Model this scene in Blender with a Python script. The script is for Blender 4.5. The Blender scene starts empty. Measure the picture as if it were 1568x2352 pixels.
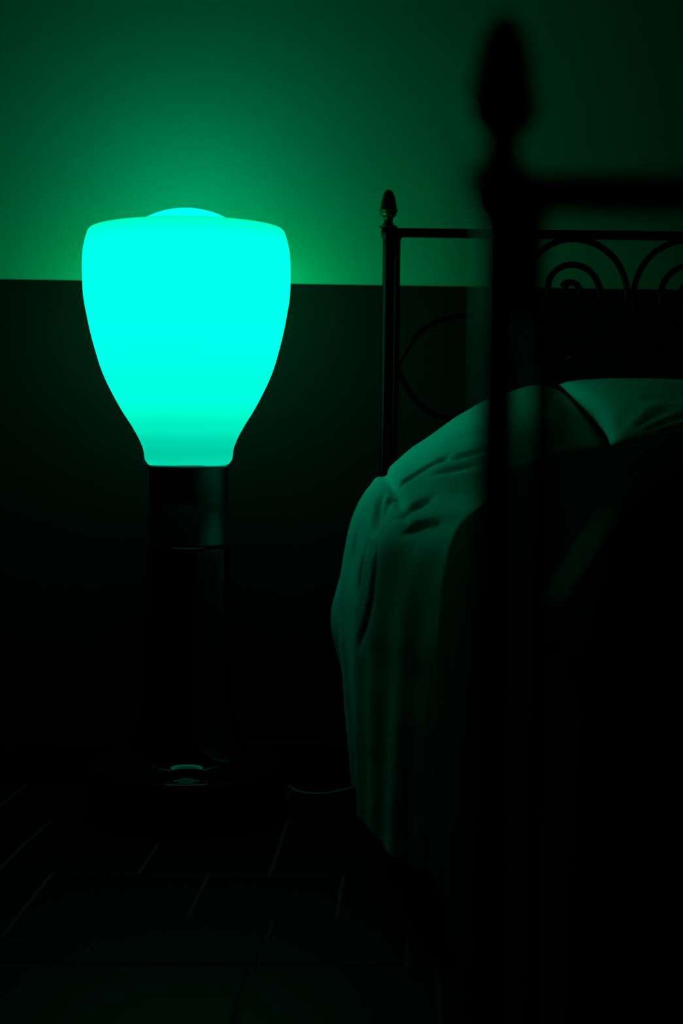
import bpy, math, random
import numpy as np
from mathutils import Vector, Matrix, noise

random.seed(7)
S = bpy.context.scene
COL = S.collection
PI = math.pi

# ------------------------------------------------------------------ camera, world, exposure
cam_d = bpy.data.cameras.new('camera'); cam = bpy.data.objects.new('camera', cam_d); COL.objects.link(cam)
cam_d.sensor_fit = 'VERTICAL'; cam_d.sensor_height = 36.0; cam_d.sensor_width = 24.0
cam_d.lens = 3340.0 / 2352.0 * 36.0
cam_d.clip_start = 0.02; cam_d.clip_end = 50
cam_d.dof.use_dof = True; cam_d.dof.focus_distance = 2.68; cam_d.dof.aperture_fstop = 2.5
cam.matrix_world = Matrix.Translation((0, 0, 0.72)) @ Matrix.Rotation(math.radians(90 - 3.12), 4, 'X') @ Matrix.Rotation(0.0118, 4, 'Z')
S.camera = cam
w = bpy.data.worlds.new('night'); S.world = w; w.use_nodes = True
w.node_tree.nodes['Background'].inputs[0].default_value = (0, 0, 0, 1)
w.node_tree.nodes['Background'].inputs[1].default_value = 0.0
S.view_settings.view_transform = 'Standard'; S.view_settings.look = 'None'
S.view_settings.exposure = 0.0; S.view_settings.gamma = 1.0; S.view_settings.use_curve_mapping = False
S.cycles.use_denoising = True
S.cycles.sample_clamp_indirect = 2.0

LIGHT = (0.0, 1.0, 0.43)          # colour of the lamp's light
SHADE_POWER = 2.0                # radiance of the opal shade at its middle
GLOBE_POWER = 1.4                 # radiance of the inner globe

# ------------------------------------------------------------------ materials
def mat(name, col, rough=0.5, metal=0.0, spec=0.5, bump=0.0, bscale=40.0, var=0.0, vscale=3.0, stretch=None, sheen=0.0):
    m = bpy.data.materials.new(name); m.use_nodes = True
    nt = m.node_tree; b = nt.nodes['Principled BSDF']
    b.inputs['Base Color'].default_value = (*col, 1); b.inputs['Roughness'].default_value = rough
    b.inputs['Metallic'].default_value = metal; b.inputs['Specular IOR Level'].default_value = spec
    if sheen: b.inputs['Sheen Weight'].default_value = sheen
    tc = nt.nodes.new('ShaderNodeTexCoord'); mp = nt.nodes.new('ShaderNodeMapping')
    nt.links.new(tc.outputs['Object'], mp.inputs['Vector'])
    if stretch: mp.inputs['Scale'].default_value = stretch
    if var:
        n = nt.nodes.new('ShaderNodeTexNoise'); n.inputs['Scale'].default_value = vscale; n.inputs['Detail'].default_value = 4
        nt.links.new(mp.outputs[0], n.inputs['Vector'])
        r = nt.nodes.new('ShaderNodeValToRGB')
        r.color_ramp.elements[0].position = 0.3; r.color_ramp.elements[1].position = 0.7
        r.color_ramp.elements[0].color = (*[c * (1 - var) for c in col], 1)
        r.color_ramp.elements[1].color = (*[min(1, c * (1 + var)) for c in col], 1)
        nt.links.new(n.outputs['Fac'], r.inputs['Fac']); nt.links.new(r.outputs['Color'], b.inputs['Base Color'])
    if bump:
        n = nt.nodes.new('ShaderNodeTexNoise'); n.inputs['Scale'].default_value = bscale; n.inputs['Detail'].default_value = 5
        nt.links.new(mp.outputs[0], n.inputs['Vector'])
        bp = nt.nodes.new('ShaderNodeBump'); bp.inputs['Strength'].default_value = bump; bp.inputs['Distance'].default_value = 0.002
        nt.links.new(n.outputs['Fac'], bp.inputs['Height']); nt.links.new(bp.outputs[0], b.inputs['Normal'])
    return m

def glow_mat(name, power, ramp=None):
    """opal glass lit from inside: emission, brighter or dimmer with its own height (object z)"""
    m = mat(name, (0.55, 0.6, 0.58), 0.25, 0, 0.3)
    nt = m.node_tree; b = nt.nodes['Principled BSDF']
    b.inputs['Emission Color'].default_value = (*LIGHT, 1); b.inputs['Emission Strength'].default_value = power
    if ramp:
        tc = nt.nodes['Texture Coordinate'] if 'Texture Coordinate' in nt.nodes else nt.nodes.new('ShaderNodeTexCoord')
        sp = nt.nodes.new('ShaderNodeSeparateXYZ'); nt.links.new(tc.outputs['Object'], sp.inputs[0])
        mr = nt.nodes.new('ShaderNodeMapRange'); mr.inputs['From Min'].default_value = ramp[0]; mr.inputs['From Max'].default_value = ramp[1]
        nt.links.new(sp.outputs['Z'], mr.inputs['Value'])
        cr = nt.nodes.new('ShaderNodeValToRGB'); cr.color_ramp.interpolation = 'EASE'
        pts = ramp[2]
        e = cr.color_ramp.elements
        e[0].position, e[1].position = pts[0][0], pts[-1][0]
        e[0].color = (pts[0][1],) * 3 + (1,); e[1].color = (pts[-1][1],) * 3 + (1,)
        for p, v in pts[1:-1]:
            q = e.new(p); q.color = (v, v, v, 1)
        nt.links.new(mr.outputs[0], cr.inputs['Fac'])
        mu = nt.nodes.new('ShaderNodeMath'); mu.operation = 'MULTIPLY'; mu.inputs[1].default_value = power
        cc = nt.nodes.new('ShaderNodeValToRGB'); cc.color_ramp.elements[0].color = (0, 1, 0.62, 1); cc.color_ramp.elements[1].color = (*LIGHT, 1)
        cc.color_ramp.elements[0].position = 0.2; cc.color_ramp.elements[1].position = 0.6
        nt.links.new(mr.outputs[0], cc.inputs['Fac']); nt.links.new(cc.outputs['Color'], b.inputs['Emission Color'])
        nt.links.new(cr.outputs['Color'], mu.inputs[0]); nt.links.new(mu.outputs[0], b.inputs['Emission Strength'])
    return m

M_WALL = mat('pale_wall_paint', (0.68, 0.64, 0.40), 0.9, spec=0.0, bump=0.12, bscale=60, var=0.03, vscale=2.5)
M_DADO = mat('dark_dado_paint', (0.020, 0.022, 0.017), 0.8, spec=0.04, bump=0.12, bscale=60, var=0.08, vscale=3)
M_CEIL = mat('dark_timber_ceiling', (0.05, 0.045, 0.035), 0.9, spec=0.1, bump=0.1)
M_WALL2 = mat('earthy_wall_paint', (0.06, 0.056, 0.045), 0.9, spec=0.0, bump=0.12, bscale=60, var=0.03, vscale=2.5)
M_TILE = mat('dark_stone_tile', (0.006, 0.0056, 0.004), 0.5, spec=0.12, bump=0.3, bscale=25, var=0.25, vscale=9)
M_GROUT = mat('grout', (0.10, 0.10, 0.086), 0.9, spec=0.05, bump=0.4, bscale=120)
M_IRON = mat('black_lacquered_iron', (0.002, 0.002, 0.002), 0.20, spec=0.10, bump=0.06, bscale=160)
M_BRASS = mat('aged_brass', (0.10, 0.085, 0.03), 0.32, metal=0.9, bump=0.1, bscale=90, var=0.2, vscale=30)
M_STEEL = mat('brushed_steel', (0.17, 0.17, 0.17), 0.38, metal=1.0, bump=0.04, bscale=60, stretch=(1, 1, 30))
M_GLOSS = mat('glossy_black_lacquer', (0.003, 0.003, 0.003), 0.06, spec=0.45)
M_LINEN = mat('white_cotton', (0.56, 0.60, 0.58), 0.9, spec=0.08, bump=0.35, bscale=220, sheen=0.1)
M_ADDED_DARK = mat('added_dark_cloth', (0.11, 0.105, 0.09), 0.95, spec=0.0, bump=0.3, bscale=300, sheen=0.0)  # shade at the bed's foot, put into the colour of an added sheet
M_MATT = mat('mattress_ticking', (0.35, 0.36, 0.34), 0.9, spec=0.1)
M_CORD = mat('pale_cable', (0.30, 0.31, 0.29), 0.4, spec=0.4)
M_GLASS = glow_mat('lit_opal_glass_shade', SHADE_POWER,
                   (0.0, 0.44, [(0.0, 0.36), (0.012, 0.34), (0.05, 0.30), (0.085, 0.33), (0.16, 0.43), (0.30, 0.66), (0.60, 1.0), (0.92, 1.0), (0.978, 0.75), (0.992, 0.33), (1.0, 0.30)]))
M_GLOBE = glow_mat('lit_opal_glass_globe', GLOBE_POWER)
M_GLOBE.node_tree.nodes['Principled BSDF'].inputs['Emission Color'].default_value = (0, 1, 0.70, 1)

# ------------------------------------------------------------------ mesh helpers
def link(name, me, parent=None, m=None, smooth=True):
    o = bpy.data.objects.new(name, me); COL.objects.link(o)
    if m is not None and not me.materials: me.materials.append(m)
    if smooth:
        for p in me.polygons: p.use_smooth = True
    if parent is not None: o.parent = parent
    return o

def mesh(name, v, f):
    me = bpy.data.meshes.new(name); me.from_pydata([tuple(map(float, p)) for p in v], [], f); me.update(); return me

def lathe(prof, n=64):
    """profile [(r, z)] -> verts, faces; ends close when r == 0"""
    v, f = [], []
    rings = []
    for r, z in prof:
        if r < 1e-6: rings.append([len(v)]); v.append((0, 0, z))
        else:
            rings.append(list(range(len(v), len(v) + n)))
            v += [(r * math.cos(2 * PI * k / n), r * math.sin(2 * PI * k / n), z) for k in range(n)]
    for a, b in zip(rings, rings[1:]):
        for k in range(n):
            k2 = (k + 1) % n
            if len(a) == 1 and len(b) == 1: continue
            if len(a) == 1: f.append((a[0], b[k2], b[k]))
            elif len(b) == 1: f.append((a[k], a[k2], b[0]))
            else: f.append((a[k], a[k2], b[k2], b[k]))
    return v, f

def smooth_profile(pts, k=6):
    out = []
    P = [pts[0]] + list(pts) + [pts[-1]]
    for i in range(1, len(P) - 2):
        p0, p1, p2, p3 = P[i - 1], P[i], P[i + 1], P[i + 2]
        for j in range(k):
            t = j / k
            out.append(tuple(0.5 * (2 * b + (c - a) * t + (2 * a - 5 * b + 4 * c - d) * t * t + (3 * b - a - 3 * c + d) * t ** 3)
                             for a, b, c, d in zip(p0, p1, p2, p3)))
    out.append(tuple(pts[-1])); return out

def tube(path, r, n=12):
    """closed-end tube along a 3-D polyline; r number or list"""
    P = [Vector(p) for p in path]; m = len(P)
    R = r if isinstance(r, (list, tuple)) else [r] * m
    T = [(P[min(i + 1, m - 1)] - P[max(i - 1, 0)]).normalized() for i in range(m)]
    up = Vector((0, 1, 0)) if abs(T[0].y) < 0.9 else Vector((1, 0, 0))
    N = (up - T[0] * up.dot(T[0])).normalized()
    v, f = [], []
    for i in range(m):
        N = (N - T[i] * N.dot(T[i])).normalized(); B = T[i].cross(N)
        for k in range(n):
            a = 2 * PI * k / n; v.append(P[i] + (N * math.cos(a) + B * math.sin(a)) * R[i])
    for i in range(m - 1):
        for k in range(n):
            f.append((i * n + k, i * n + (k + 1) % n, (i + 1) * n + (k + 1) % n, (i + 1) * n + k))
    f.append(tuple(range(n))[::-1]); f.append(tuple((m - 1) * n + k for k in range(n)))
    return v, f

def box(x0, x1, y0, y1, z0, z1, bev=0.0, bottom=True):
    """bevelled block: bevel on the upper edges"""
    b = bev
    v = [(x0, y0, z0), (x1, y0, z0), (x1, y1, z0), (x0, y1, z0)]
    f = [(3, 2, 1, 0)] if bottom else []
    if b:
        v += [(x0, y0, z1 - b), (x1, y0, z1 - b), (x1, y1, z1 - b), (x0, y1, z1 - b),
              (x0 + b, y0 + b, z1), (x1 - b, y0 + b, z1), (x1 - b, y1 - b, z1), (x0 + b, y1 - b, z1)]
        L = [0, 4, 8]
    else:
        v += [(x0, y0, z1), (x1, y0, z1), (x1, y1, z1), (x0, y1, z1)]; L = [0, 4]
    for a, c in zip(L, L[1:]):
        for k in range(4):
            k2 = (k + 1) % 4; f.append((a + k, a + k2, c + k2, c + k))
    f.append(tuple(L[-1] + k for k in range(4)))
    return v, f

def empty(name, loc, label, cat, group=None):
    o = bpy.data.objects.new(name, None); COL.objects.link(o); o.location = loc; o.empty_display_size = 0.1
    tag(o, label, cat, group); return o

def tag(o, label=None, cat=None, group=None, kind=None):
    if label: o['label'] = label
    if cat: o['category'] = cat
    if group: o['group'] = group
    if kind: o['kind'] = kind
    return o

# ------------------------------------------------------------------ the room shell
YAW = 0.041                       # the back wall recedes slightly towards the right
ca, sa = math.cos(YAW), math.sin(YAW)
W0 = (-0.6015, 2.9345)            # a point on the foot of the back wall
def wp(u, d, z):                  # u along the wall, d out from it into the room
    return (W0[0] + u * ca + d * sa, W0[1] + u * sa - d * ca, z)
U0, U1, DR, HT = -1.9, 3.4, 5.6, 2.75
def wall_block(name, u0, u1, d0, d1, z0, z1, m, label):
    v, f = box(u0, u1, d0, d1, z0, z1)
    me = mesh(name, [wp(*p) for p in v], [t[::-1] for t in f])
    return tag(link(name, me, None, m, False), label, kind='structure')
DADO = 1.0185
wall_block('wall_back', U0, U1, -0.12, 0.0, 0, HT, M_WALL, 'pale painted back wall above the dark band')
wall_block('trim_1', U0, U1, 0.0, 0.0015, 0.0, DADO, M_DADO, 'dark painted lower band of the back wall')
wall_block('wall_left', U0 - 0.12, U0, -0.12, DR, 0, HT, M_WALL2, 'left side wall outside the frame')
wall_block('wall_right', U1, U1 + 0.12, -0.12, DR, 0, HT, M_WALL2, 'right side wall outside the frame')
wall_block('wall_front', U0, U1, DR, DR + 0.12, 0, HT, M_WALL2, 'wall behind the viewer')
wall_block('ceiling', U0 - 0.12, U1 + 0.12, -0.12, DR + 0.12, HT, HT + 0.1, M_CEIL, 'dark plain ceiling outside the frame')
floor = wall_block('floor', U0, U1, 0.0, DR, -0.06, -0.0022, M_GROUT, 'floor of dark irregular stone tiles with paler joints')

# baseboard: a row of dark tiles standing along the wall
bb = wall_block('baseboard_back', U0, U1, 0.0015, 0.007, 0.0, 0.084, M_GROUT, 'baseboard of dark tiles along the back wall')
JOINT = [-0.065 + 0.332 * k for k in range(-5, 12)]
for k, (a, b) in enumerate(zip(JOINT, JOINT[1:])):
    a = max(a, U0); b = min(b, U1)
    v, f = box(a + 0.0012, b - 0.0012, -0.087, -0.0005, 0.007, 0.0145, 0.0015)
    # stand the block up: its height runs out of the wall
    me = mesh('tile', [wp(x, z, -y) for x, y, z in v], f)
    o = link('tile', me, bb, M_TILE, False)

# floor tiles: rows with stepped and slanted joints
G = 0.0030
rows = [2.935 + 0.06, 2.70, 2.535, 2.335, 2.120, 1.930, 1.70, 1.49, 1.27, 1.05, 0.82, 0.58, 0.33, 0.08]
def tile_obj(poly):
    n = len(poly); c = Vector((sum(p[0] for p in poly) / n, sum(p[1] for p in poly) / n))
    dz = random.uniform(-0.0006, 0.0006)
    v = [];
    for (off, z) in ((0, -0.0022), (0, -0.0010 + dz), (0.0016, dz)):
        for p in poly:
            d = Vector(p) - c; L = d.length
            q = c + d * max(0.0, (L - off * 1.4) / L); v.append((q.x, q.y, z))
    f = []
    for a in (0, n):
        for k in range(n): f.append((a + k, a + (k + 1) % n, a + n + (k + 1) % n, a + n + k))
    f.append(tuple(2 * n + k for k in range(n)))
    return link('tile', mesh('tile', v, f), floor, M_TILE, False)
def shrink(poly, g):
    """move every edge of a counter-clockwise polygon inwards by g"""
    n = len(poly); L = []
    for i in range(n):
        a, b = Vector(poly[i]), Vector(poly[(i + 1) % n]); d = (b - a).normalized(); nn = Vector((-d.y, d.x))
        L.append((a + nn * g, d))
    out = []
    for i in range(n):
        p, d = L[i - 1]; q, e = L[i]; cr = d.x * e.y - d.y * e.x
        if abs(cr) < 1e-5: out.append(tuple(q))
        else:
            t = ((q.x - p.x) * e.y - (q.y - p.y) * e.x) / cr; out.append(tuple(p + d * t))
    return out
fixed = {0: [-0.64, -0.10, 0.30], 1: [-0.535, -0.315, -0.095, 0.20], 2: [-0.55, -0.318, -0.105, 0.12],
         3: [-0.47, -0.216, 0.004, 0.24], 4: [-0.60, -0.345, -0.10, 0.10], 5: [-0.41, -0.12, 0.13]}
# a slanted step in a boundary: boundary index -> list of (x, dy) break points
def bound(i, x):
    y = rows[i] + 0.012 * (x + 0.2)
    if i == 0: return W0[1] + (x - W0[0]) * math.tan(YAW) - 0.008 / ca
    if i == 1: y += 0.055 if x < -0.64 else (0.055 - 0.113 * (x + 0.64) / 0.107 if x < -0.533 else (-0.058 if x < -0.50 else 0))
    if i == 4: y += -0.085 if x < -0.335 else (-0.085 + 0.085 * (x + 0.335) / 0.115 if x < -0.22 else 0.0)
    return y
breaks = {1: [-0.64, -0.533, -0.50], 4: [-0.335, -0.22]}
for i in range(len(rows) - 1):
    js = sorted(fixed.get(i, []))
    if not js: js = [random.uniform(-0.3, -0.1)]
    while js[0] > U0 + W0[0] + 0.3: js.insert(0, js[0] - random.choice([0.21, 0.25, 0.32, 0.42]))
    while js[-1] < 2.2: js.append(js[-1] + random.choice([0.21, 0.25, 0.32, 0.42]))
    for x0, x1 in zip(js, js[1:]):
        skew = 0.006
        lo = [x0] + [b for b in breaks.get(i + 1, []) if x0 + 0.01 < b < x1 - 0.01] + [x1]
        hi = [x0] + [b for b in breaks.get(i, []) if x0 + 0.01 < b < x1 - 0.01] + [x1]
        poly = [(x - skew * (1 if x in (x0, x1) else 0), bound(i + 1, x)) for x in lo]
        poly += [(x + skew * (1 if x in (x0, x1) else 0), bound(i, x)) for x in hi[::-1]]
        tile_obj(shrink(poly, G))

# ------------------------------------------------------------------ the glowing lamp
LX, LY = -0.2865, 2.724
lamp = empty('floor_lamp', (LX, LY, 0), 'glowing green floor lamp with bulb-shaped opal glass shade on a black trumpet pedestal', 'lamp')
ped = [(0.0, 0.0), (0.184, 0.0), (0.189, 0.004), (0.190, 0.012), (0.190, 0.088), (0.1895, 0.0925), (0.187, 0.0955), (0.1835, 0.0965)]
fl = smooth_profile([(0.1835, 0.0965), (0.165, 0.0990), (0.145, 0.1055), (0.125, 0.1180), (0.108, 0.138), (0.096, 0.165), (0.0885, 0.198), (0.0835, 0.235), (0.0805, 0.28), (0.0795, 0.32)], 6)
ped += fl[1:] + [(0.0795, 0.485)] + smooth_profile([(0.0795, 0.496), (0.0785, 0.5025), (0.0755, 0.5065), (0.071, 0.508)], 4) + [(0.0, 0.508)]
v, f = lathe(ped, 96)
link('pedestal', mesh('pedestal', v, f), lamp, M_GLOSS)
v, f = lathe([(0.0, 0.508), (0.0735, 0.508), (0.0748, 0.5095), (0.0748, 0.5125), (0.0742, 0.514), (0.0742, 0.5845), (0.0735, 0.5853), (0.0735, 0.5862), (0.0742, 0.587),
              (0.0742, 0.646), (0.0750, 0.648), (0.0750, 0.652), (0.0742, 0.655), (0.070, 0.6565), (0.0, 0.6565)], 96)
col_o = link('collar', mesh('collar', v, f), lamp, M_STEEL); tag(col_o, 'brushed metal collar with a fine seam')
# glass shade: measured outline (y pixel rows turned into height above its own foot)
Z0 = 0.6570
out = [(0.0735, 0.0), (0.0760, 0.002), (0.0800, 0.0075), (0.0822, 0.014), (0.0836, 0.026), (0.0873, 0.038), (0.0945, 0.054), (0.1058, 0.074), (0.1185, 0.094),
       (0.1300, 0.114), (0.1405, 0.134), (0.1520, 0.158), (0.1612, 0.182), (0.1706, 0.214), (0.1787, 0.246), (0.1851, 0.278), (0.1905, 0.310), (0.1922, 0.342),
       (0.1922, 0.374), (0.1905, 0.396), (0.1868, 0.414), (0.1822, 0.4290), (0.1808, 0.4318), (0.1785, 0.4342), (0.1745, 0.4358), (0.1690, 0.4362), (0.1620, 0.4355), (0.1570, 0.4335), (0.156, 0.430)]
outer = smooth_profile(out[:22], 5) + smooth_profile(out[21:], 4)[1:]
inner = [(r - 0.006, z) for r, z in out[3:21]][::-1]
prof = outer + smooth_profile([(0.158, 0.427)] + inner[2:], 3) + [(0.0700, 0.010), (0.0700, 0.0), (0.0735, 0.0)]
v, f = lathe(prof, 128)
sh = link('glass_shade', mesh('glass_shade', v, f), lamp, M_GLASS)
sh.location = (-0.0005, 0, Z0); sh.rotation_euler = (0, math.radians(-0.85), 0)
tag(sh, 'lit opal glass shade glowing green')
g = [(0.164 * math.cos(a), 0.164 * math.sin(a)) for a in [(-PI / 2 + PI * k / 40) for k in range(41)]]
g[0] = (0.0, -0.164); g[-1] = (0.0, 0.164)
g = [(r, z * (0.164 if z > 0 else 0.15) / 0.164) for r, z in g]
v, f = lathe(g, 96)
gl = link('inner_globe', mesh('inner_globe', v, f), lamp, M_GLOBE); gl.location = (-0.0055, 0, 0.9675)
tag(gl, 'brighter inner glass globe showing above the rim')
v, f = lathe([(0.0, 0.655), (0.030, 0.655), (0.030, 0.80), (0.036, 0.803), (0.036, 0.822), (0.0, 0.822)], 24)
link('bulb_holder', mesh('bulb_holder', v, f), lamp, M_STEEL)

# power cord on the floor, running off behind the bedspread
cpts = [(-0.12, 2.866, 0.022), (-0.10, 2.876, 0.012), (-0.085, 2.872, 0.0045), (-0.062, 2.856, 0.0035), (-0.040, 2.850, 0.0035), (-0.015, 2.860, 0.0035), (0.010, 2.884, 0.0035), (0.035, 2.905, 0.0035), (0.10, 2.915, 0.0035), (0.20, 2.91, 0.0035)]
v, f = tube(smooth_profile(cpts, 8), 0.0032, 8)
tag(link('power_cord', mesh('power_cord', v, f), None, M_CORD), 'thin pale power cord curving over the floor between lamp and bed', 'cord')

# ------------------------------------------------------------------ the bed frame
BX, HY, FY = 0.084, 2.840, 0.790           # left post axis, headboard depth, footboard depth
BW = 1.422                                 # between the post axes
bed = empty('bed', (BX + BW / 2, (HY + FY) / 2, 0), 'black wrought iron bed with acorn finials and scrollwork headboard and footboard', 'bed')
bc = Vector(bed.location)
def part(name, vf, m, parent=None, smooth=True, loc=(0, 0, 0)):
    v, f = vf
    p = bed if parent is None else parent
    base = bc if parent is None else Vector((0, 0, 0))
    return link(name, mesh(name, [Vector(q) + Vector(loc) - base for q in v], f), p, m, smooth)

def bar(x0, x1, y, hy, z, hz, b=0.0015):
    sec = [(-hy, -hz + b), (-hy, hz - b), (-hy + b, hz), (hy - b, hz), (hy, hz - b), (hy, -hz + b), (hy - b, -hz), (-hy + b, -hz)]
    v = [(x, y + p, z + q) for x in (x0, x1) for p, q in sec]
    f = [(k, k + 8, (k + 1) % 8 + 8, (k + 1) % 8) for k in range(8)] + [tuple(range(8)), tuple(range(15, 7, -1))]
    return v, f

def acorn(h0, k=1.0, kw=1.0):
    """finial profile from the top of the post collar upwards; k vertical, kw radial scale"""
    p = [(0.0, 0.0), (0.0150, 0.0), (0.0168, 0.0012), (0.0172, 0.003), (0.0160, 0.0045), (0.0130, 0.0065), (0.0100, 0.0095), (0.0088, 0.013), (0.0084, 0.0175),
         (0.0090, 0.0215), (0.0118, 0.0245), (0.0142, 0.0278), (0.0154, 0.0315), (0.0156, 0.0345), (0.0163, 0.0365), (0.0180, 0.0385), (0.0172, 0.0405), (0.0160, 0.0420),
         (0.0155, 0.0450), (0.0148, 0.0520), (0.0138, 0.0590), (0.0122, 0.0670), (0.0100, 0.0750), (0.0070, 0.0815), (0.0035, 0.0850), (0.0, 0.0860)]
    q = smooth_profile(p[1:-1], 3)
    return [(0.0, h0)] + [(r * kw, h0 + z * k) for r, z in q] + [(0.0, h0 + p[-1][1] * k)]

def bead_post(x, y, r, ztop, k):
    """plain tube that swells into a ribbed collar under the finial"""
    pr = [(0.0, 0.0), (r * 1.25, 0.0), (r * 1.25, 0.012), (r, 0.016), (r, ztop - 0.030), (r * 1.06, ztop - 0.026), (r * 1.02, ztop - 0.023), (r * 1.22 * k, ztop - 0.018),
          (r * 1.36 * k, ztop - 0.010), (r * 1.36 * k, ztop - 0.004), (r * 1.15, ztop), (0.0, ztop)]
    return [(p + x, q + y, s) for p, q, s in lathe(pr, 28)[0]], lathe(pr, 28)[1]

def spiral(cx, y, cz, side, r0=0.0165, grow=0.0108, quarters=10.6):
    """wrought scroll, from its inner bud outwards; side = +1 turns clockwise seen from the foot"""
    pts, rad = [], []
    n = int(quarters * 9)
    for i in range(n + 1):
        q = -0.6 + i / n * (quarters + 0.6)
        a = q * PI / 2
        r = r0 + 0.0068 * max(0, q) + 0.00046 * max(0, q) ** 2
        if q < 0: r = r0 * (1.0 + 0.35 * q)
        pts.append((cx + side * r * math.sin(a), y, cz + r * math.cos(a)))
        rad.append(0.0062 if q > 0.2 else 0.0062 + 0.0026 * min(1, (0.2 - q) / 0.6))
    return pts, rad

def end_frame(Y, zpost, zrail, post_r, tube_r, inner_dx, kv, kw, zc, zapex, arc_scale, gap, name_prefix, spiral_scale=1.0, ck=1.0, rail_r=0.0086):
    """one end of the bed: two posts with finials, inner tube bent into the top rail, scrolls and side leaves"""
    for sgn, px in ((1, BX), (-1, BX + BW)):
        po = part('post', bead_post(px, Y, post_r, zpost, ck), M_IRON)
        v, f = lathe(acorn(zpost, kv, kw), 32)
        part('finial', (v, f), M_BRASS, po, loc=Vector((px, Y, 0)) - bc)
    # inner tube: up from the side rail, bends at the corner into the rail and down again
    xl = BX + inner_dx
    path = []
    def left(zs):
        out_ = []
        for z in zs:
            t = 0.0 if gap == 0 else max(0.0, min(1.0, (gap[0] - z) / gap[1])); t = t * t * (3 - 2 * t)
            out_.append((xl + (gap[2] if gap else 0) * t, Y, z))
        return out_
    L = left([0.30 + (zrail - 0.024 - 0.30) * i / 40 for i in range(41)])
    corner = [(xl + 0.016 * (1 - math.cos(a)), Y, zrail - 0.016 + 0.016 * math.sin(a)) for a in [PI / 2 * k / 6 for k in range(7)]]
    half = L + corner
    mx = BX + BW / 2
    mirror = [(2 * mx - x, y, z) for x, y, z in half[::-1]]
    part('tube_frame', tube(half + mirror, tube_r, 16), M_IRON)
    part('top_rail', bar(BX + 0.004, BX + BW - 0.004, Y, 0.0065, zrail, rail_r), M_IRON, smooth=False)
    part('lower_rail', tube([(BX, Y, 0.335), (BX + BW, Y, 0.335)], 0.0086, 12), M_IRON)
    # scrolls in mirrored pairs
    for cx, side in ((0.435, 1), (0.675, -1), (0.915, 1), (1.155, -1)):
        pts, rad = spiral(cx, Y - 0.002 * 0, zc, side, 0.0155, 0.0092 * 1.0, 10.0)
        # leave the bottom of the last turn and swing out into a side leaf tip
        pts = [p for p in pts]
        part('scroll', tube(pts, rad, 10), M_IRON)
    for s in (1, -1):
        base = [(0.0, 0.0), (0.017, 0.032), (0.041, 0.066), (0.075, 0.088), (0.108, 0.098), (0.145, 0.100), (0.190, 0.093), (0.240, 0.070), (0.285, 0.042), (0.330, 0.028)]
        xa = (BX + 0.021) if gap == 0 else (BX + 0.032)
        for up in (1, -1):
            p3 = [(xa + x * arc_scale, Y, zapex + 0.002 * up + z * up * arc_scale) for x, z in base]
            if up == -1: p3 = p3[:8] + [(p3[8][0], Y, p3[8][2] - 0.02), (p3[9][0], Y, p3[9][2] - 0.035)]
            if s == -1: p3 = [(2 * mx - x, y, z) for x, y, z in p3]
            part('leaf_scroll', tube(smooth_profile(p3, 5), 0.0056, 10), M_IRON)

end_frame(HY, 1.1165, 1.1075, 0.0103, 0.0070, 0.0172, 0.86, 1.04, 1.000, 0.8475, 1.0, 0, 'head')
end_frame(FY, 0.8560, 0.8500, 0.0112, 0.0070, 0.0182, 1.03, 1.16, 0.742, 0.615, 1.0, (0.783, 0.035, 0.0060), 'foot', ck=1.15, rail_r=0.0100)
for qx in (BX + 0.110, BX + BW - 0.110):
    part('side_rail', tube([(qx, FY, 0.279), (qx, HY, 0.279)], 0.012, 12), M_IRON)
for k in range(9):
    y = FY + 0.15 + k * 0.22
    part('slat', box(BX + 0.110, BX + BW - 0.110, y - 0.03, y + 0.03, 0.292, 0.304), M_IRON, smooth=False)

# ------------------------------------------------------------------ mattress, bedspread, pillow
def rounded_block(x0, x1, y0, y1, z0, z1, r, n=6):
    v, f = [], []
    prof = []
    for k in range(n + 1):
        a = -PI / 2 + PI / 2 * k / n; prof.append((r * (1 - math.cos(a)), z0 + r * (1 + math.sin(a))))
    for k in range(n + 1):
        a = PI / 2 * k / n; prof.append((r * (1 - math.cos(a)), z1 - r * (1 - math.sin(a))))
    rc = 0.05; m = 6; loops = []
    for ins, z in prof:
        lp = []
        for cx, cy, a0 in ((x1 - rc, y0 + rc, -PI / 2), (x1 - rc, y1 - rc, 0), (x0 + rc, y1 - rc, PI / 2), (x0 + rc, y0 + rc, PI)):
            for k in range(m + 1):
                a = a0 + PI / 2 * k / m; q = rc - ins * 0.9
                lp.append(len(v)); v.append((cx + q * math.cos(a), cy + q * math.sin(a), z))
        loops.append(lp)
    for a, b in zip(loops, loops[1:]):
        L = len(a)
        for k in range(L): f.append((a[k], a[(k + 1) % L], b[(k + 1) % L], b[k]))
    f.append(tuple(loops[0][::-1])); f.append(tuple(loops[-1]))
    return v, f
v, f = rounded_block(BX + 0.100, BX + BW - 0.100, 0.92, 2.76, 0.306, 0.565, 0.03)
tag(link('mattress', mesh('mattress', v, f), None, M_MATT), 'mattress lying under the pale bedspread on the iron bed', 'mattress')

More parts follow.
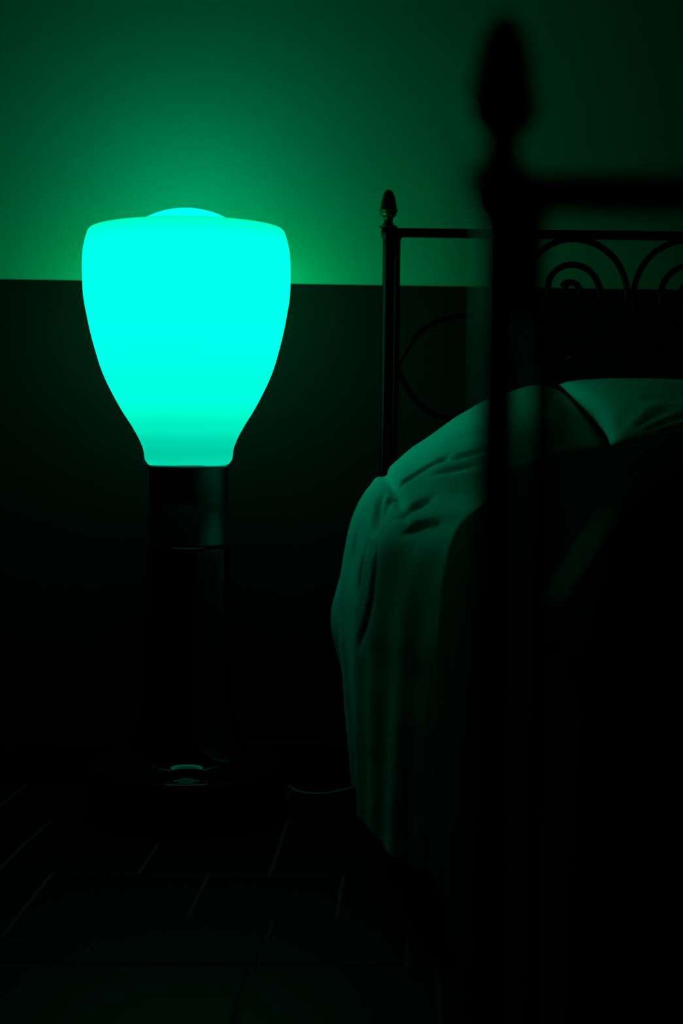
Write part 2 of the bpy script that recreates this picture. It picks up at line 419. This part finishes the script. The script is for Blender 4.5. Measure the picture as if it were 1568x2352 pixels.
# SURFACE-BEGIN  bedspread: cross sections (x, z) from the left hem over the top to the right hem, at several depths
SEC = {
 2.800: [(0.016,.14),(.010,.24),(-.014,.36),(.006,.47),(.044,.560),(.078,.596),(.122,.632),(.172,.672),(.225,.712),(.300,.748),(.372,.762),(.450,.740),(.60,.660),(.85,.64),(1.15,.66),(1.40,.64),(1.500,.55),(1.545,.38),(1.55,.13)],
 2.720: [(0.016,.14),(.008,.24),(-.021,.365),(.003,.470),(.048,.612),(.079,.648),(.124,.686),(.176,.720),(.225,.754),(.295,.792),(.372,.808),(.445,.765),(.56,.650),(.85,.67),(1.15,.70),(1.40,.68),(1.500,.56),(1.545,.38),(1.55,.13)],
 2.620: [(0.018,.14),(.010,.24),(.004,.390),(.002,.475),(.038,.608),(.078,.648),(.124,.684),(.176,.718),(.225,.750),(.295,.786),(.372,.798),(.445,.750),(.56,.640),(.85,.66),(1.15,.69),(1.40,.67),(1.500,.56),(1.545,.38),(1.55,.13)],
 2.420: [(0.020,.14),(.010,.24),(-.003,.400),(.000,.480),(.026,.590),(.076,.630),(.130,.658),(.180,.688),(.230,.714),(.300,.738),(.372,.740),(.445,.690),(.56,.620),(.85,.64),(1.15,.67),(1.40,.66),(1.500,.56),(1.545,.38),(1.55,.13)],
 2.290: [(0.026,.14),(.018,.24),(.009,.395),(.014,.482),(.040,.572),(.085,.600),(.132,.614),(.180,.624),(.230,.630),(.300,.634),(.372,.632),(.450,.618),(.60,.602),(.85,.61),(1.15,.62),(1.40,.61),(1.500,.55),(1.545,.38),(1.55,.13)],
 2.120: [(0.040,.13),(.040,.22),(.040,.380),(.044,.470),(.058,.552),(.093,.588),(.140,.602),(.185,.606),(.235,.607),(.300,.607),(.372,.606),(.450,.605),(.60,.600),(.85,.60),(1.15,.60),(1.40,.590),(1.490,.53),(1.535,.38),(1.54,.12)],
 2.030: [(0.080,.12),(.082,.22),(.084,.370),(.085,.455),(.096,.530),(.114,.570),(.148,.593),(.188,.603),(.235,.606),(.300,.608),(.372,.608),(.450,.606),(.60,.605),(.85,.60),(1.15,.60),(1.39,.585),(1.480,.53),(1.525,.38),(1.53,.12)],
 1.930: [(0.124,.12),(.126,.22),(.128,.370),(.129,.455),(.137,.530),(.147,.572),(.165,.598),(.196,.612),(.240,.618),(.305,.622),(.376,.622),(.450,.622),(.60,.620),(.85,.62),(1.15,.61),(1.38,.585),(1.465,.53),(1.510,.38),(1.515,.12)],
 1.840: [(0.140,.12),(.141,.22),(.142,.370),(.143,.455),(.150,.535),(.160,.584),(.176,.614),(.204,.636),(.245,.648),(.308,.652),(.378,.652),(.450,.652),(.60,.652),(.85,.65),(1.15,.64),(1.37,.60),(1.450,.53),(1.495,.38),(1.500,.12)],
 1.650: [(0.140,.12),(.140,.22),(.140,.370),(.142,.460),(.149,.545),(.160,.600),(.177,.642),(.204,.672),(.245,.686),(.310,.690),(.380,.690),(.450,.690),(.60,.690),(.85,.68),(1.15,.67),(1.36,.62),(1.435,.54),(1.480,.38),(1.485,.12)],
 1.250: [(0.146,.12),(.146,.22),(.146,.360),(.148,.460),(.154,.548),(.164,.604),(.180,.650),(.206,.680),(.246,.696),(.312,.700),(.390,.700),(.470,.700),(.60,.700),(.85,.69),(1.15,.68),(1.35,.63),(1.425,.55),(1.470,.38),(1.475,.12)],
 0.980: [(0.152,.12),(.152,.22),(.152,.360),(.153,.460),(.158,.550),(.168,.606),(.184,.652),(.210,.682),(.250,.698),(.320,.702),(.400,.702),(.480,.702),(.60,.702),(.85,.69),(1.15,.68),(1.34,.63),(1.415,.54),(1.460,.38),(1.465,.12)],
}
KY = {}
for t_, y_, cap in ((0.93, 0.938, 0.678), (0.88, 0.906, 0.640), (0.80, 0.880, 0.530), (0.68, 0.866, 0.400), (0.52, 0.862, 0.260), (0.36, 0.862, 0.130)):
    SEC[t_] = [(x + (0.004 if x < 0.3 else -0.004) * (0.98 - t_) / 0.3, min(z, cap - 0.05 * (0.694 - z) * (1 if z > .3 else 0))) for x, z in SEC[0.980]]
    KY[t_] = y_
def catmull(P, T, t):
    """P array [n, ...] at increasing knots T, sampled at t (array); finite-difference hermite"""
    P = np.asarray(P, float); T = np.asarray(T, float)
    sh_ = (len(T),) + (1,) * (P.ndim - 1)
    d = np.zeros_like(P); dT = np.diff(T).reshape((-1,) + (1,) * (P.ndim - 1)); s = np.diff(P, axis=0) / dT
    d[1:-1] = (s[:-1] + s[1:]) / 2; d[0] = s[0]; d[-1] = s[-1]
    i = np.clip(np.searchsorted(T, t, 'right') - 1, 0, len(T) - 2)
    h = (T[i + 1] - T[i]); u = ((t - T[i]) / h).reshape((-1,) + (1,) * (P.ndim - 1)); h = h.reshape(u.shape)
    return ((2*u**3 - 3*u**2 + 1) * P[i] + (u**3 - 2*u**2 + u) * h * d[i] + (-2*u**3 + 3*u**2) * P[i + 1] + (u**3 - u**2) * h * d[i + 1])
def spread_base(NS, NT):
    Y = np.array(sorted(SEC)); A = np.array([SEC[y] for y in Y])          # [8, 19, 2]
    a_, b_ = NT // 9, NT // 4
    tk = np.concatenate([np.linspace(0.36, 0.98, a_, endpoint=False), np.linspace(0.98, 1.95, b_, endpoint=False), np.linspace(1.95, 2.800, NT - a_ - b_)])
    yt = np.interp(tk, Y, [KY.get(t, t) for t in Y])
    R = catmull(A, Y, tk)                                                  # [NT, 19, 2]
    k = np.arange(19.0)
    # more samples on the side and on the mound that face the lamp
    s = np.interp(np.linspace(0, 1, NS), [0, .42, .82, 1.0], [0, 5, 12, 18])
    R2 = catmull(np.transpose(R, (1, 0, 2)), k, s)                         # [NS, NT, 2]
    G_ = np.zeros((NT, NS, 3)); G_[..., 0] = R2[..., 0].T; G_[..., 2] = R2[..., 1].T; G_[..., 1] = yt[:, None]
    return G_, s, yt
# SURFACE-END
NS, NT = 400, 560
Gd, sv, yv = spread_base(NS, NT)
# hanging folds: deeper towards the hem
Yg, Zg, Sg = Gd[..., 1], Gd[..., 2], np.broadcast_to(sv[None, :], Gd.shape[:2])
hang = np.clip((0.60 - Zg) / 0.5, 0, 1) ** 0.8 * np.clip((5.0 - Sg) / 1.5, 0, 1)
ph = 0.9 * np.sin(Yg * 3.1 + 0.6) + 0.5 * np.sin(Zg * 4.0 + Yg * 6)
Gd[..., 0] += hang * (0.010 * (0.5 + 0.5 * np.sin(Yg * 2 * PI / 0.19 + ph)) + 0.002 * np.sin(Yg * 2 * PI / 0.083 + 1.7 * ph)) * np.interp(Yg, [0.9, 2.3, 2.8], [1.4, 1.0, 0.8])
hangr = np.clip((0.60 - Zg) / 0.5, 0, 1) ** 0.8 * np.clip((Sg - 15.5) / 1.5, 0, 1)
Gd[..., 0] -= hangr * 0.014 * (0.5 + 0.5 * np.sin(Yg * 2 * PI / 0.21 + ph))
def normals(G_):
    a = np.gradient(G_, axis=0); b = np.gradient(G_, axis=1); n = np.cross(a, b)
    n /= np.linalg.norm(n, axis=2, keepdims=True) + 1e-12
    mid = n[G_.shape[0] * 2 // 3, G_.shape[1] * 2 // 3]
    return n if mid[2] > 0 else -n
Nn = normals(Gd)
# broad soft undulation and small wrinkles
und = np.zeros(Gd.shape[:2])
for i in range(0, NT):
    for j in range(0, NS):
        x, y, z = Gd[i, j]
        und[i, j] = 0.0045 * noise.noise((x * 7, y * 5, z * 5)) + 0.0014 * noise.noise((x * 22 + 3, y * 9, z * 20))
# pulled creases: (points, depth, half width); positive depth sinks, negative lifts
CREASE = [
 ([(0.076, 2.8, 0.6), (0.078, 2.74, 0.646), (0.0785, 2.5149, 0.6434), (0.0838, 2.4096, 0.6326), (0.0911, 2.3297, 0.6123), (0.0931, 2.1885, 0.5955), (0.0976, 2.0926, 0.5825)], 0.016, 0.01),
 ([(0.0915, 2.1085, 0.584), (0.1006, 2.0979, 0.5864), (0.1122, 2.0899, 0.5897), (0.1306, 2.0846, 0.5948), (0.1585, 2.0499, 0.5981)], 0.019, 0.016),
 ([(0.0889, 2.4003, 0.6331), (0.1029, 2.4056, 0.6412), (0.1217, 2.4176, 0.653), (0.1442, 2.423, 0.6671), (0.1649, 2.4203, 0.6792), (0.1791, 2.415, 0.6857)], 0.017, 0.0075),
 ([(0.1574, 2.4163, 0.6733), (0.1856, 2.4016, 0.6837), (0.2127, 2.3897, 0.6904), (0.2462, 2.379, 0.6948)], 0.009, 0.007),
 ([(0.1447, 2.3777, 0.6513), (0.1693, 2.3723, 0.6609), (0.1968, 2.363, 0.6669), (0.2242, 2.3563, 0.6712)], 0.006, 0.009),
 ([(0.0878, 2.1978, 0.5936), (0.1023, 2.2391, 0.6006), (0.1184, 2.2844, 0.6097), (0.1439, 2.3097, 0.6225)], 0.018, 0.011),
 ([(0.1404, 2.6308, 0.6963), (0.183, 2.5868, 0.7196), (0.244, 2.5056, 0.7457)], 0.005, 0.007),
 ([(0.1576, 2.5335, 0.6974), (0.1989, 2.4776, 0.7151), (0.2457, 2.4429, 0.7297)], -0.004, 0.009),
 ([(0.0716, 2.4216, 0.6276), (0.0617, 2.3577, 0.6072), (0.0524, 2.2817, 0.584), (0.0452, 2.2085, 0.5631), (0.0398, 2.1818, 0.539)], 0.01, 0.006),
 ([(0.0886, 2.383, 0.628), (0.0747, 2.359, 0.6134), (0.0596, 2.2737, 0.5873), (0.051, 2.1765, 0.5654), (0.0471, 2.1485, 0.5431)], 0.012, 0.007),
 ([(0.0449, 2.2591, 0.5721), (0.0365, 2.2111, 0.5407), (0.0301, 2.2005, 0.5045), (0.0265, 2.1938, 0.4728)], 0.012, 0.009),
 ([(0.054, 2.1472, 0.5602), (0.0487, 2.1272, 0.5258), (0.044, 2.1232, 0.4804)], 0.008, 0.007),
 ([(0.0241, 2.3484, 0.5604), (0.018, 2.327, 0.527), (0.0177, 2.2751, 0.4905)], 0.006, 0.008),
 ([(0.047, 2.1259, 0.5128), (0.0413, 2.1299, 0.4733), (0.034, 2.1445, 0.4363), (0.0259, 2.1738, 0.3956)], 0.007, 0.009),
 ([(0.0886, 2.3643, 0.6222), (0.0932, 2.2751, 0.6011), (0.093, 2.1299, 0.59)], -0.006, 0.01),
]
for pts, dep, wid in CREASE:
    best = np.full(Gd.shape[:2], 1e9); tt = np.zeros(Gd.shape[:2])
    L = len(pts) - 1
    for i in range(L):
        a = np.array(pts[i], float); b = np.array(pts[i + 1], float); d = b - a
        u = np.clip(((Gd - a) @ d) / (d @ d), 0, 1)
        q = np.linalg.norm(Gd - (a + u[..., None] * d), axis=2)
        tk = (i + u) / L
        m_ = q < best; best[m_] = q[m_]; tt[m_] = tk[m_]
    und -= dep * np.exp(-(best / wid) ** 2) * np.sin(PI * np.clip(tt * 0.9 + 0.05, 0, 1)) ** 1.1
Gd = Gd + Nn * und[..., None]
verts = Gd.reshape(-1, 3)
faces = [(i * NS + j, i * NS + j + 1, (i + 1) * NS + j + 1, (i + 1) * NS + j) for i in range(NT - 1) for j in range(NS - 1)]
sp_me = bpy.data.meshes.new('bedspread'); sp_me.from_pydata(verts.tolist(), [], faces); sp_me.update()
sp = link('bedspread', sp_me, None, M_LINEN)
sm = sp.modifiers.new('thickness', 'SOLIDIFY'); sm.thickness = 0.004; sm.offset = -1 if Nn[0, 0, 0] else -1
tag(sp, 'pale cotton bedspread draped over the side of the iron bed, mounded at the head', 'bedspread')

# added dark sheet, its colour standing in for shade over the foot half
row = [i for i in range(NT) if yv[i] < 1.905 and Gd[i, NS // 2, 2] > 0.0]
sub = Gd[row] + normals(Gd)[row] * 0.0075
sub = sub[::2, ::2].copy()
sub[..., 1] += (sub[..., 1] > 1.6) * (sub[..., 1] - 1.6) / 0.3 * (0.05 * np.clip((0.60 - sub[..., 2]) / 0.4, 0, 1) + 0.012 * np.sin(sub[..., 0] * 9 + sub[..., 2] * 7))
nr, nc = sub.shape[:2]
th_me = bpy.data.meshes.new('added_dark_sheet')
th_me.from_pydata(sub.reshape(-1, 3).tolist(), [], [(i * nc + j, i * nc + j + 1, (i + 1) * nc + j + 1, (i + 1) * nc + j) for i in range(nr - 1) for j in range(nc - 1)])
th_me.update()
th = link('added_dark_sheet', th_me, None, M_ADDED_DARK)
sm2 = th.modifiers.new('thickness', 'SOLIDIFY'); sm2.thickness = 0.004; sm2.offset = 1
tag(th, 'added dark sheet standing in for shade over the foot half of the bed behind the blurred footboard', 'blanket')

# pillow: pointed corners, piped seam, pull creases from the near left corner
def pillow_mesh(w_, d_, h_, n=70):
    v, f = [], []
    for side in (1, -1):
        for i in range(n + 1):
            for j in range(n + 1):
                a = -1 + 2 * i / n; b = -1 + 2 * j / n
                ex = max(0, 1 - abs(a) ** 2.6) ** 0.42 * max(0, 1 - abs(b) ** 2.6) ** 0.42
                px = a * (1 - 0.050 * (1 - b * b)); py = b * (1 - 0.060 * (1 - a * a))
                z = h_ / 2 * ex
                for (ca_, cb_, amp, ang) in ((-1, -1, .0035, .55), (-1, 1, .002, -.6), (1, -1, .0035, 2.6), (1, 1, .002, -2.6)):
                    dx, dy = a - ca_, b - cb_; rr = math.hypot(dx, dy); th = math.atan2(dy, dx)
                    z += side * 0 - amp * math.sin(th * 11 + ca_) ** 2 * math.exp(-((rr - .38) / .3) ** 2) * (1 if ex > 0 else 0) * min(1, ex * 4)
                z += 0.004 * noise.noise((a * 3, b * 4, side * 5)) * ex
                v.append((px * w_ / 2, py * d_ / 2, side * z))
    N1 = (n + 1) ** 2
    for i in range(n):
        for j in range(n):
            k = i * (n + 1) + j
            q = (k, k + n + 1, k + n + 2, k + 1)
            f.append(q); f.append(tuple(N1 + t for t in q[::-1]))
    return v, f
v, f = pillow_mesh(0.74, 0.44, 0.104)
pil_me = mesh('pillow', v, f)
pil = link('pillow', pil_me, None, M_LINEN)
wd = pil.modifiers.new('weld', 'WELD'); wd.merge_threshold = 0.0005
pil.location = (0.772, 2.480, 0.7395); pil.rotation_euler = (math.radians(14.5), math.radians(3.0), math.radians(3.5))
tag(pil, 'pale pillow lying on the bedspread in front of the headboard scrolls', 'pillow')
